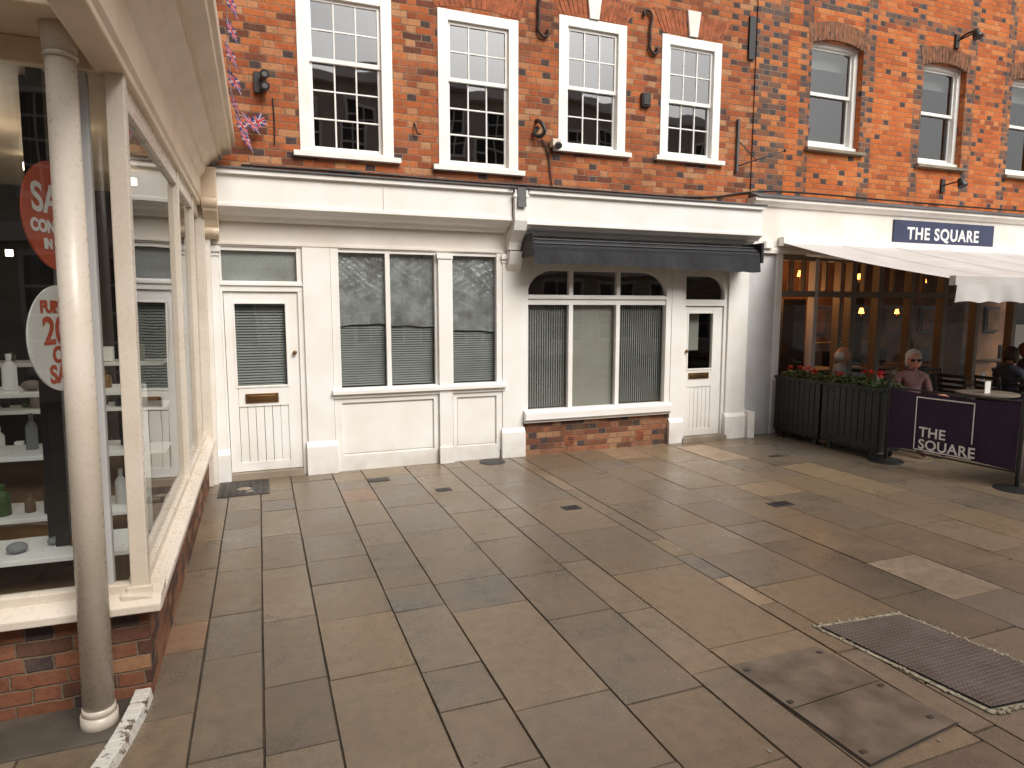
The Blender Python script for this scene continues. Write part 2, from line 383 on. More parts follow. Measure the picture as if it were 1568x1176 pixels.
# window 1 frame
z0,z1=.90,2.385
b.box(.72,.80,7.125,7.2,.16,2.38,WHITE);
b.box(1.29,1.34,7.14,7.2,z0,2.35,WHITE);b.box(1.835,2.04,7.14,7.2,0.0,2.37,WHITE)
b.box(1.865,2.015,7.09,7.15,0.0,2.30,WHITE);b.box(1.85,2.03,7.075,7.15,2.30,2.36,WHITE);b.box(1.855,2.025,7.06,7.1,0,.19,WHITE)
b.box(2.56,2.64,7.125,7.2,.1,2.38,WHITE)
b.box(.80,1.84,7.14,7.2,2.34,2.38,WHITE);b.box(2.04,2.56,7.14,7.2,2.34,2.38,WHITE)
b.prism('x',[(7.06,.88),(7.13,.905),(7.2,.905),(7.2,.80),(7.10,.80),(7.10,.835),(7.06,.845)],.70,2.66,WHITE)
for a,c in ((.74,1.85),(2.03,2.6)):
    b.box(a,c,7.155,7.2,.0,.81,WHITE)
    b.box(a,c,7.125,7.16,.0,.17,WHITE);b.box(a,c,7.125,7.16,.745,.80,WHITE)
    b.box(a,a+.045,7.125,7.16,.17,.745,WHITE);b.box(c-.045,c,7.125,7.16,.17,.745,WHITE)
    b.box(a+.06,c-.06,7.143,7.16,.19,.72,WHITE)
# window 2: arched head
def archplate(x0,x1,zs,zt,ztop,yf,yb,m,left=True,right=True,rx=.26):
    pts=[(x0,ztop),(x0,zs)]
    n=10
    if left:
        for i in range(1,n+1):
            a=math.pi/2*i/n;pts.append((x0+.0+rx*(1-math.cos(a)),zs+(zt-zs)*math.sin(a)))
    else: pts.append((x0,zt))
    if right:
        for i in range(n,0,-1):
            a=math.pi/2*i/n;pts.append((x1-rx*(1-math.cos(a)),zs+(zt-zs)*math.sin(a)))
    else: pts.append((x1,zt))
    pts+= [(x1,zs),(x1,ztop)]
    for i in range(1,len(pts)-2):
        p,q=pts[i],pts[i+1]
        if abs(p[0]-q[0])<1e-5: continue
        b.hexa([(p[0],yf,p[1]),(q[0],yf,q[1]),(q[0],yb,q[1]),(p[0],yb,p[1]),(p[0],yf,ztop),(q[0],yf,ztop),(q[0],yb,ztop),(p[0],yb,ztop)],m)
archplate(2.95,4.86,1.92,2.20,2.36,7.135,7.2,WHITE,rx=.34)
b.box(2.885,2.95,7.12,7.2,.4,2.36,WHITE);b.box(4.86,4.94,7.12,7.2,.4,2.36,WHITE)
b.box(2.95,4.86,7.14,7.2,1.80,1.915,WHITE);b.box(2.95,4.86,7.115,7.15,1.87,1.895,WHITE)
for a in (3.49,4.14): b.box(a,a+.055,7.138,7.2,.54,2.25,WHITE)
b.prism('x',[(7.03,.52),(7.10,.55),(7.2,.55),(7.2,.40),(7.07,.40),(7.07,.43),(7.03,.44)],2.89,4.935,WHITE)
# door case 2
b.box(5.12,5.17,7.14,7.22,0,2.36,WHITE);b.box(5.78,5.83,7.14,7.22,0,2.36,WHITE)
b.box(5.17,5.78,7.14,7.22,1.79,1.87,WHITE)
archplate(5.17,5.78,1.92,2.17,2.36,7.14,7.2,WHITE,left=False,rx=.25)
b.box(5.13,5.82,7.05,7.3,0.0,.06,STONE)
b.done()
b=B('console_lead_flap',TH,.002);b.prism('x',[(6.82,3.07),(6.815,2.93),(6.805,2.86),(6.83,2.90),(6.835,3.07)],2.70,2.80,LEAD);b.prism('x',[(7.22,3.14),(6.82,3.075),(6.82,3.065),(7.22,3.125)],2.62,2.87,LEAD);b.done()
b=B('shopfront_stall_riser',TH,0);b.box(2.88,4.95,7.125,7.2,-.01,.402,BR_P);b.done()
b=B('air_bricks',TH,.002)
for x in (3.45,4.45):
    b.box(x,x+.12,7.118,7.13,.08,.2,RUB)
    for i in range(4): b.box(x+.01,x+.11,7.114,7.12,.095+i*.026,.105+i*.026,BLACK)
b.done()
# doors
def door(name,x0,x1,z0,z1,gx0,gx1,gz0,gz1,lp,lpz,panel,knob):
    b=B(name,TH,.003)
    y=7.165
    b.box(x0,gx0,y,y+.045,z0,z1,WHITE);b.box(gx1,x1,y,y+.045,z0,z1,WHITE)
    b.box(gx0,gx1,y+.001,y+.045,gz1,z1,WHITE);b.box(gx0,gx1,y+.001,y+.045,panel[1]+.0,gz0,WHITE);b.box(gx0,gx1,y+.001,y+.045,z0,panel[0],WHITE)
    b.box(gx0-.018,gx0,y-.008,y+.02,gz0-.02,gz1+.02,WHITE);b.box(gx1,gx1+.018,y-.008,y+.02,gz0-.02,gz1+.02,WHITE)
    b.box(gx0,gx1,y-.008,y+.02,gz1,gz1+.02,WHITE);b.box(gx0,gx1,y-.008,y+.02,gz0-.02,gz0,WHITE)
    n=6;w=(gx1-gx0)/n
    for i in range(n): b.box(gx0+i*w+.002,gx0+(i+1)*w-.002,y+.012,y+.03,panel[0],panel[1],WHITE)
    b.box(lp[0],lp[1],y-.012,y+.01,lpz[0],lpz[1],BRASS);b.box(lp[0]+.03,lp[1]-.03,y-.018,y+.0,lpz[0]+.025,lpz[1]-.02,BRASS)
    b.ball((knob[0],y-.03,knob[1]),.022,BRASS);b.cyl((knob[0],y,knob[1]),(knob[0],y-.03,knob[1]),.01,.01,BRASS)
    b.face([(gx0,y+.02,gz0),(gx1,y+.02,gz0),(gx1,y+.02,gz1),(gx0,y+.02,gz1)],GL)
    b.done()
door('shop_door',-.322,.383,.075,1.92,-.225,.255,.965,1.80,(-.16,.16),(.79,.885),(.17,.75),(.335,1.30))
door('side_door',5.172,5.778,.065,1.785,5.24,5.62,.965,1.69,(5.26,5.58),(.83,.91),(.16,.72),(5.205,1.2))
b=B('shop_panes',TH,0)
def pane(x0,x1,z0,z1,y=7.175,m=GL): b.face([(x0,y,z0),(x1,y,z0),(x1,y,z1),(x0,y,z1)],m)
pane(.79,1.30,.89,2.36);pane(1.33,1.84,.89,2.36);pane(2.03,2.57,.89,2.36)
pane(2.94,3.5,.54,1.81);pane(3.54,4.15,.54,1.81);pane(4.19,4.87,.54,1.81);pane(2.94,4.87,1.9,2.3);pane(5.16,5.79,1.86,2.3);pane(-.33,.39,2.02,2.34)
b.done()
b=B('transom_board',TH,0);b.box(-.33,.39,7.20,7.21,2.0,2.36,TRANSG);b.done()
b=B('window_blinds',TH,0)
def slats(x0,x1,z0,z1,y,st=.026,m=BLIND):
    z=z0
    while z<z1:
        b.face([(x0,y,z),(x1,y,z),(x1,y+.014,z+st*.78),(x0,y+.014,z+st*.78)],m);z+=st
slats(.80,1.29,.92,1.80,7.215);slats(1.35,1.83,.92,1.80,7.215);slats(2.05,2.56,.92,1.80,7.215)
slats(-.23,.26,.96,1.79,7.235,.028)  # door glass: reflected stripes put in as slat geometry, no real blind
def vsl(x0,x1,z0,z1,y,w=.05):
    x=x0
    while x<x1:
        b.face([(x,y,z0),(x+w*.8,y+.03,z0),(x+w*.8,y+.03,z1),(x,y,z1)],BLINDV);x+=w*.62
vsl(2.95,3.49,.56,1.80,7.21);vsl(4.2,4.86,.56,1.8,7.21)
b.box(3.52,4.16,7.22,7.23,.54,1.81,BOARD)
b.box(2.95,4.86,7.30,7.31,1.86,2.3,DARKIN)
b.box(5.24,5.5,7.3,7.31,1.2,1.7,BOARD)
b.done()
b=B('plastic_sheeting',TH,0)
def crump(x0,x1,z0,z1,y,amp=.010,m=FILM):
    nx,nz=34,44;P=[]
    ph=[R.uniform(0,6) for _ in range(8)]
    for j in range(nz+1):
        row=[]
        for i in range(nx+1):
            x=x0+(x1-x0)*i/nx;z=z0+(z1-z0)*j/nz
            zz=z+(.008*math.sin(x*9+ph[6])+.004*math.sin(x*23+ph[7]) if j==0 else 0)
            wx=x+.05*math.sin(z*7+ph[4])+.03*math.sin(z*19+x*11+ph[5]);wz=z+.05*math.sin(x*8+ph[3])
            fade=min(1,max(.15,(z-z0)/(z1-z0)*1.8-.3))
            d=amp*fade*(math.sin(wx*17+wz*9+ph[0])*.5+abs(math.sin(wx*27-wz*19+ph[1]))*.8+abs(math.sin(wz*37+wx*23+ph[2]))*.5+R.uniform(-.25,.25))
            row.append((x,y+d,zz))
        P.append(row)
    b.grid(P,m,False)
crump(.79,1.30,1.58,2.36,7.194,.009);crump(1.34,1.84,1.56,2.36,7.194,.005);crump(2.04,2.57,1.50,2.36,7.194,.008)
b.done()
b=B('shop_interior',TH,0)
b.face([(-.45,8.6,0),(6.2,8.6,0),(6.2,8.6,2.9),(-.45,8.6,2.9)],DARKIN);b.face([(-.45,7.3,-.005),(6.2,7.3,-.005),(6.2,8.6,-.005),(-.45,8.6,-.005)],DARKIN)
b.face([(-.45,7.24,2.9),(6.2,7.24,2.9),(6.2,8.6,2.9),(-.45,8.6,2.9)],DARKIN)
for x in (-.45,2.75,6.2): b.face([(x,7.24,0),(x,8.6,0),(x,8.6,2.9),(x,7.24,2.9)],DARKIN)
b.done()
# charcoal awning over shop 2
AW=root('charcoal_awning')
b=B('awning_cassette',AW,.006)
b.prism('x',[(7.12,2.56),(6.93,2.55),(6.80,2.50),(6.74,2.44),(6.74,2.38),(6.80,2.35),(7.12,2.38)],2.85,5.99,CHAR)
for z,y in ((2.47,6.765),(2.52,6.845)): b.box(2.86,5.98,y-.012,y+.02,z-.004,z+.012,BLACK)
b.box(5.99,6.03,6.72,7.1,2.33,2.58,BLACK);b.box(2.83,2.85,6.72,7.1,2.33,2.58,BLACK)
b.done()
b=B('awning_valance',AW,0)
P=[];n=160
for j in range(6):
    row=[]
    for i in range(n+1):
        x=2.86+3.12*i/n;s=abs(math.sin((x-2.86)*math.pi/.26))
        zb=2.235-.010*s-.02*math.sin(x*1.3);z=2.40+(zb-2.40)*j/5
        y=6.735+.012*math.sin(x*9)*j/5+.006*math.sin(x*31)*j/5-.02*j/5
        row.append((x,y,z))
    P.append(row)
b.grid(P,CHAR);b.done()

# wall fittings on brickwork
def stie(name,x,z,flip=1,s=1.0):
    pts=[(-.10,.20),(-.13,.25),(-.08,.30),(-.01,.27),(.02,.20),(0,.10),(-.015,0),(0,-.10),(-.02,-.20),(.01,-.27),(.08,-.30),(.13,-.25),(.10,-.20)]
    return curve(name,[(x+flip*p[0]*s,YB-.03,z+p[1]*s) for p in pts],.017,IRON,TH)
stie('iron_wall_tie',3.12,5.12,1,.95);stie('iron_wall_tie_2',4.60,5.10,1,.85)
b=B('wall_plaque',TH,.004);b.box(6.09,6.19,YB-.03,YB+.01,4.98,5.52,BLACK);b.done()
b=B('flue_vent',TH,.004);b.box(4.49,4.61,YB-.05,YB+.01,4.22,4.38,IRON);b.box(4.505,4.595,YB-.06,YB-.04,4.24,4.36,BLACK);b.done()
b=B('security_lights',TH,.003)
b.box(.05,.12,YB-.04,YB+.01,3.88,4.08,BLACKM);b.cyl((.15,YB-.02,4.05),(.15,YB-.14,4.03),.03,.045,BLACKM);b.cyl((.15,YB-.02,3.94),(.15,YB-.14,3.92),.03,.045,BLACKM)
b.cyl((.15,YB-.141,4.03),(.15,YB-.145,4.03),.026,.026,LEAD);b.cyl((.15,YB-.141,3.92),(.15,YB-.145,3.92),.026,.026,LEAD);b.done()
curve('downlead_cable',[(.22,YB-.012,3.85),(.235,YB-.012,3.6),(.22,YB-.012,3.4)],.007,BLACK,TH)
curve('small_iron_hook',[(1.66,YB,3.75),(1.66,YB-.05,3.72),(1.68,YB-.05,3.62),(1.72,YB-.03,3.64)],.01,IRON,TH)
curve('lantern_bracket',[(3.10,YB,3.92),(3.10,YB-.10,3.90),(3.16,YB-.15,3.78),(3.10,YB-.10,3.70),(3.04,YB-.02,3.78),(3.12,YB-.02,3.84)],.022,BLACKM,TH)
curve('lantern_cable',[(3.16,YB-.02,3.72),(3.24,YB-.02,3.60),(3.28,YB-.02,3.30),(3.30,YB-.02,3.18)],.008,BLACK,TH)
b=B('floodlight',TH,.004);b.box(3.26,3.37,YB-.12,YB-.02,3.63,3.71,CREAM2);b.cyl((3.32,YB-.12,3.65),(3.32,YB-.15,3.62),.035,.045,LEAD);b.done()
b=B('iron_sign_bracket',TH,.002);b.box(5.955,5.985,YB-.04,YB,3.55,4.22,LEAD);b.cyl((5.97,YB-.03,3.62),(6.55,YB-.25,3.82),.009,.009,BLACKM,8);b.cyl((5.97,YB-.03,3.95),(6.2,YB-.12,3.70),.007,.007,BLACKM,8);b.ball((6.55,YB-.25,3.82),.02,BLACKM);b.done()
curve('wall_cable',[(-.1,YB-.02,3.175),(1,YB-.02,3.19),(2.1,YB-.02,3.17),(3.3,YB-.02,3.185),(4.6,YB-.02,3.17),(5.6,YB-.02,3.19),(6.2,YB-.02,3.32),(7,YB-.02,3.36),(9,YB-.02,3.34),(12.5,YB-.02,3.35)],.011,BLACK,TH)
curve('cornice_cable',[(6.1,6.86,3.06),(6.3,7.1,2.95),(6.25,7.15,2.7),(6.4,7.2,2.6),(6.55,7.2,2.75)],.006,BLACK,TH)
curve('corner_cable',[(.0,6.9,3.13),(-.12,6.95,3.0),(-.2,7.0,2.85),(-.3,7.08,2.7),(-.38,7.1,2.45)],.006,BLACK,TH)

# ------------------------------------------------------------------ right building
RB=root('restaurant_building')
WR=[(7.16,8.10,3.98,5.42),(9.30,10.22,3.92,5.40),(11.28,12.2,3.90,5.42)]
def mfr(x,z):
    if x<6.75 or 8.10<x<8.32 or 9.12<x<9.3 or 10.22<x<10.42 or 11.1<x<11.28 or 12.2<x<12.4 or 6.98<x<7.16: return BR_D
    if 5.80<z<5.94: return BR_D
    return BR_R
b=B('orange_brick_wall',RB,0)
YR=YB-.02
wall(b,6.22,17,3.2,9.4,YR,WR,.16,mfr,BR_R,[6.75,6.98,8.32,9.12,10.42,11.1,12.4],[5.80,5.94],STONE)
b.face([(6.22,YR,3.2),(6.22,YB+.1,3.2),(6.22,YB+.1,9.4),(6.22,YR,9.4)],BR_D)
b.face([(6.22,YR,9.4),(17,YR,9.4),(17,YR+4,10.9),(6.22,YR+4,10.9)],LEAD)
b.done()
b=B('window_heads',RB,.002)
for a,c,d,e in WR:
    voussoir(b,(a+c)/2,e-.09,(c-a)/2+.05,.24,15,.05,BRN,YR,.09)
    b.prism('x',[(YR-.07,d-.06),(YR-.07,d-.02),(YR+.16,d+.01),(YR+.16,d-.06)],a-.06,c+.08,STONE)
b.done()
b=B('sash_windows',RB,.003);gb=B('sash_glass',RB,0)
for a,c,d,e in WR:
    sash(b,gb,a+.002,c-.002,d+.05,e,YR+.09,d+(e-d)*.52,1,1,1,.075,gm=GLR)
b.done();gb.done()
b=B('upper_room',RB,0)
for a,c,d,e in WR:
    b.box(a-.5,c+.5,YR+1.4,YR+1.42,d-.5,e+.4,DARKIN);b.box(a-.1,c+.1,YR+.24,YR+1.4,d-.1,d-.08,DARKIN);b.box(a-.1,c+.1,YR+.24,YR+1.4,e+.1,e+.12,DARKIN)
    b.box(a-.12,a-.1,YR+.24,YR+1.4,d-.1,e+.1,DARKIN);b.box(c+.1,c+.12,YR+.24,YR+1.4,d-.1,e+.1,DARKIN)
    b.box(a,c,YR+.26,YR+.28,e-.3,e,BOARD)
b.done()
b=B('restaurant_fascia',RB,.004)
b.prism('x',[(YR-.01,3.30),(7.06,3.235),(7.06,3.22),(YR-.01,3.22)],6.2,17,LEAD)
b.prism('x',[(YR+.1,3.219),(7.08,3.219),(7.08,3.18),(7.12,3.15),(7.14,3.12),(7.17,3.12),(7.17,2.58),(7.14,2.56),(7.14,2.50),(YR+.1,2.50)],6.18,17,OFFW)
b.box(6.165,6.66,7.19,7.3,0,2.52,GREYW)
b.box(6.66,6.76,7.16,7.3,0,2.52,WHITE)
b.box(8.80,11.0,7.145,7.175,2.69,3.06,NAVY)
b.box(6.40,6.52,7.10,7.2,2.56,2.66,WHITE)
b.done()
text('sign_lettering','THE SQUARE',.245,WHITE2,Matrix.Translation((9.07,7.142,2.79))@Matrix.Rotation(math.pi/2,4,'X'),RB,.006,.003,'LEFT',1.12)
b=B('restaurant_glazing',RB,.004)
b.box(6.76,17,7.2,7.3,0,.42,TANW)
b.box(6.76,17,7.19,7.31,.42,.48,TANW);b.box(6.76,17,7.19,7.30,1.92,2.0,TANW);b.box(6.76,17,7.2,7.3,2.42,2.5,TANW)
for x,w,m in ((7.38,.07,GREYW),(7.86,.05,TANW),(8.08,.10,TANW),(8.62,.10,TANW),(9.30,.06,TANW),(10.02,.10,TANW),(10.8,.08,TANW),(11.7,.1,TANW),(12.8,.1,TANW)):
    b.box(x,x+w,7.185,7.31,.05,2.45,m)
for x in (6.98,7.2,7.6,8.35,8.95,9.6,10.4,11.2,12.2): b.box(x,x+.03,7.21,7.29,2.0,2.42,TANW)
b.done()
b=B('restaurant_panes',RB,0);b.face([(6.76,7.25,.4),(17,7.25,.4),(17,7.25,2.45),(6.76,7.25,2.45)],GLS);b.done()
b=B('restaurant_interior',RB,.004)
b.face([(6.5,10.6,0),(17,10.6,0),(17,10.6,2.7),(6.5,10.6,2.7)],WARMIN);b.face([(6.6,7.3,.005),(17,7.3,.005),(17,10.6,.005),(6.6,10.6,.005)],DARKIN)
b.face([(6.6,7.3,2.7),(17,7.3,2.7),(17,10.6,2.7),(6.6,10.6,2.7)],WARMIN);b.face([(6.6,7.3,0),(6.6,10.6,0),(6.6,10.6,2.7),(6.6,7.3,2.7)],WARMIN)
for i in range(9):
    x=7.4+i*1.1;b.box(x,x+.5,10.55,10.59,1.2,1.8,BLACK);b.box(x+.05,x+.45,10.53,10.56,1.25,1.75,WARMIN)
for i in range(7):
    x=7.2+i*1.2;b.box(x,x+.8,8.2,8.8,.72,.75,TANW);b.box(x+.35,x+.45,8.45,8.55,0,.72,BLACK);b.box(x-.05,x+.3,9.0,9.05,.1,1.0,BLACK)
b.box(8.9,11.5,9.6,9.9,0,1.1,TANW)
b.box(8.15,8.3,8.9,9.05,0,2.7,BLACK);b.box(9.9,10.1,8.7,8.9,0,2.7,DARKIN);b.box(7.5,7.95,7.9,8.0,0,1.9,DARKIN);b.box(11.4,12.0,8.2,8.3,.3,2.0,WARMIN)
b.done()
LAMP=emis('lit_lamp_shade',(1,.34,.07),8)
b=B('wall_lamps',RB,.0)
lp=[(7.05,7.6,1.62),(8.9,9.2,1.80),(10.2,9.4,1.75),(9.35,8.1,1.72),(8.0,9.8,1.7),(10.9,8.2,2.25),(9.6,8.4,2.3),(11.8,9.4,1.7),(7.9,8.0,2.3)]
for p in lp: b.cyl((p[0],p[1],p[2]-.045),(p[0],p[1],p[2]+.045),.045,.024,LAMP,14);b.cyl((p[0],p[1],p[2]-.14),(p[0],p[1],p[2]-.05),.008,.008,BRASS,8)
b.done()
for p in lp[:3]:
    ld=bpy.data.lights.new('lamp_glow','POINT');ld.energy=24;ld.color=(1,.45,.16);ld.shadow_soft_size=.08
    lo=bpy.data.objects.new('lamp_glow',ld);lo.location=(p[0]+.1,p[1]+.3,p[2]+.4);lo.parent=RB;COL.objects.link(lo)
curve('gooseneck_lamp_arm',[(10.0,YR,5.78),(10.0,YR-.2,5.86),(9.95,YR-.3,5.75)],.015,BLACKM,RB)
b=B('sign_lamp',RB,.003)
for x,z in ((9.93,5.73),(9.85,3.62)):
    b.cyl((x,YR-.28,z+.06),(x,YR-.33,z-.06),.04,.07,BLACKM);b.box(x-.04,x+.04,YR-.03,YR,z-.1,z+.1,BLACKM);b.cyl((x,YR,z),(x,YR-.28,z+.03),.012,.012,BLACKM,8)
b.done()
# white retractable awning
AW2=root('white_canvas_awning')
b=B('awning_canvas',AW2,0)
x0,x1=6.66,14.0;yt,zt,yf,zf=7.15,2.66,4.70,2.06
P=[];n=60
for j in range(13):
    t=j/12;row=[]
    for i in range(n+1):
        x=x0+(x1-x0)*i/n;row.append((x,yt+(yf-yt)*t,zt+(zf-zt)*t-.035*math.sin(math.pi*t)+.004*math.sin(x*8)))
    P.append(row)
b.grid(P,CANV)
SEAM=paint('canvas_seam',(.40,.39,.38),.9,.1)
for k in range(1,7):
    xx=x0+k*1.05
    b.grid([[(xx+dx,yt+(yf-yt)*t/12,zt+(zf-zt)*t/12-.035*math.sin(math.pi*t/12)+.008) for dx in (0,.025)] for t in range(13)],SEAM)
P=[]
for j in range(5):
    t=j/4;row=[]
    for i in range(n*4+1):
        x=x0+(x1-x0)*i/(n*4);row.append((x,yf-.055+.02*math.sin(x*7)*t+.008*math.sin(x*23)*t,2.0-.19*t+ (.02*abs(math.sin(x*9)) if j==4 else 0)))
    P.append(row)
b.grid(P,CANV);b.done()
b=B('awning_frame',AW2,.004)
b.box(x0-.02,x1,yf-.05,yf+.02,1.99,2.09,CANV);b.box(x0,x1,7.06,7.16,2.60,2.72,WHITE)
for x in (7.1,10.0,13): 
    b.cyl((x,7.1,2.5),(x+.9,5.9,2.27),.022,.022,WHITE,8);b.cyl((x+.9,5.9,2.27),(x+.1,4.75,2.03),.02,.02,WHITE,8)
b.done()

# ------------------------------------------------------------------ planters
LEAF=paint('leaf_green',(.05,.10,.025),.6,.3,sc1=9);LEAF2=paint('leaf_light',(.10,.17,.05),.6,.3,sc1=9);RED=paint('geranium_red',(.65,.012,.012),.6,.1)
def planter(y0,y1):
    r=root('trough_planter')
    b=B('trough',r,.004);X0,X1=6.62,7.02
    b.box(X0+.02,X1-.02,y0+.02,y1-.02,.08,.80,PLB)
    n=int((y1-y0)/.085)
    for i in range(n):
        a=y0+(y1-y0)*i/n;b.box(X0,X0+.022,a+.003,a+(y1-y0)/n-.003,.09,.82,PLB)
    for i in range(5):
        a=X0+.02+(X1-X0-.04)*i/5;b.box(a+.002,a+.07,y0,y0+.02,.09,.82,PLB)
    b.box(X0-.015,X1+.01,y0-.015,y0+.04,.80,.845,PLB);b.box(X0-.015,X1+.01,y1-.04,y1+.01,.80,.845,PLB);b.box(X0-.015,X0+.04,y0+.04,y1-.04,.80,.845,PLB);b.box(X1-.04,X1+.01,y0+.04,y1-.04,.80,.845,PLB)
    b.box(X0-.008,X0+.02,y0+.0,y1-.0,.12,.18,PLB)
    for y in (y0+.1,y1-.1):
        for x in (X0+.06,X1-.06): b.cyl((x-.015,y,.035),(x+.015,y,.035),.035,.035,BLACKM,12);b.box(x-.02,x+.02,y-.02,y+.02,.06,.09,BLACKM)
    b.done()
    b=B('bedding_plants',r,0)
    for k in range(1100):
        y=R.uniform(y0,y1);x=R.uniform(X0-.03,X1+.03);hgt=.04+.08*abs(math.sin(y*7+x*3))
        z=.82+R.uniform(0,hgt) ;
        if x<X0+.02 and R.random()<.5: z-=R.uniform(0,.10)
        s=R.uniform(.012,.026);a=R.uniform(0,6.3);t=R.uniform(-.8,.8)
        d=Vector((math.cos(a),math.sin(a),t)).normalized();q=d.cross(Vector((R.uniform(-.4,.4),R.uniform(-.4,.4),1))).normalized();c=Vector((x,y,z))
        b.face([c-d*s,c+q*s*.7,c+d*s,c-q*s*.7],R.choice((LEAF,LEAF,LEAF2)))
    for k in range(6):
        y=R.uniform(y0+.08,y1-.05);x=R.uniform(X0,X0+.25);z=.955+R.uniform(-.03,.05)
        for m in range(28):
            c=Vector((x+R.gauss(0,.02),y+R.gauss(0,.02),z+R.gauss(0,.014)));s=.013;a=R.uniform(0,6.3)
            d=Vector((math.cos(a),math.sin(a),R.uniform(-.5,.5)));q=Vector((-math.sin(a),math.cos(a),R.uniform(-.5,.5)))
            b.face([c-d*s,c+q*s,c+d*s,c-q*s],RED)
    b.done(False)
planter(5.42,6.24);planter(6.27,7.05)

# ------------------------------------------------------------------ barrier
BAR=root('cafe_barrier')
b=B('barrier_posts',BAR,.003)
for x,y in ((6.70,5.36),(6.82,4.02)):
    b.cyl((x,y,0),(x,y,.012),.19,.19,BLACKM,32);b.cyl((x,y,.012),(x,y,.03),.17,.05,BLACKM,32);b.cyl((x,y,.02),(x,y,.93),.021,.021,BLACKM,16);b.cyl((x,y,.93),(x,y,.955),.03,.03,BLACKM,16)
b.cyl((6.70,5.36,.86),(6.82,4.02,.86),.012,.012,BLACKM,8);b.cyl((6.70,5.36,.17),(6.82,4.02,.17),.01,.01,BLACKM,8)
b.cyl((6.82,4.02,.86),(8.6,3.9,.86),.012,.012,BLACKM,8)
b.done()
b=B('banner',BAR,0)
def bp(t,z): 
    w=math.sin(math.pi*t)
    return (6.70+.12*t-.01+w*(.010*math.sin(t*9+z*4)+.006*math.sin(t*23-z*9)),5.34-1.30*t,z-.02*w*(1 if z>.5 else -1))
b.grid([[bp(i/40,.18+.67*j/10) for i in range(41)] for j in range(11)],PURP)
b.grid([[(6.85+1.7*i/20,4.0-.1*i/20+.008*math.sin(i),.18+.67*j/4) for i in range(21)] for j in range(5)],PURP)
b.done()
dv=Vector((.12,-1.30,0)).normalized()
mz=dv.cross(Vector((0,0,1)));Mb=Matrix(((dv.x,0,mz.x,0),(dv.y,0,mz.y,0),(0,1,0,0),(0,0,0,1)))
def bm_at(s,z):
    return Matrix.Translation(Vector((6.70,5.36,z))+dv*s+mz*.030)@Mb
b=B('banner_logo_frame',BAR,0);b.xf=bm_at(.33,.21)
for q in ((0,.60,.0,.012),(0,.60,.575,.588),(0,.012,0,.588),(.588,.60,.16,.588)): b.face([(q[0],q[2],0),(q[1],q[2],0),(q[1],q[3],0),(q[0],q[3],0)],WHITE2)
b.done()
text('banner_text','THE\nSQUARE',.150,WHITE2,bm_at(.38,.365),BAR,.003,.001,'LEFT',1.05)

# ------------------------------------------------------------------ tables, chairs
def chair(x,y,a):
    r=root('bistro_chair',(x,y,0));r.rotation_euler[2]=a
    b=B('chair_frame',r,.002);z=.44
    b.box(-.2,.2,-.2,.2,z-.015,z+.012,BLACKM)
    for sx in (-.18,.18):
        b.cyl((sx,-.18,0),(sx*.95,-.17,z),.011,.011,BLACKM,8);b.cyl((sx*1.05,.22,0),(sx,.18,z),.011,.011,BLACKM,8);b.cyl((sx,.18,z),(sx,.24,.86),.011,.011,BLACKM,8)
    for k in range(5): b.box(-.18,.18,.195+.012*k,.21+.012*k,.52+k*.075,.565+k*.075,BLACKM)
    b.done()
def table(x,y):
    r=root('bistro_table',(x,y,0));b=B('table_frame',r,.002)
    b.cyl((0,0,.70),(0,0,.725),.33,.33,TANW,32);b.cyl((0,0,.02),(0,0,.70),.025,.025,BLACKM,12);b.cyl((0,0,0),(0,0,.02),.22,.20,BLACKM,24)
    b.cyl((.1,.05,.725),(.1,.05,.83),.03,.035,GL,12);b.box(-.12,-.02,-.05,-.04,.725,.87,WHITE);b.done()
for x,y in ((7.75,6.35),(8.35,5.35),(9.4,6.1),(10.3,5.2)): table(x,y)
for x,y,a in ((7.75,6.85,0),(8.2,6.35,-1.57),(8.85,5.45,-1.4),(8.4,5.9,.2),(8.3,4.85,3.0),(9.4,6.6,0),(9.0,6.1,1.6),(9.9,6.1,-1.6),(9.8,5.2,1.57),(10.8,5.2,-1.57)): chair(x,y,a)
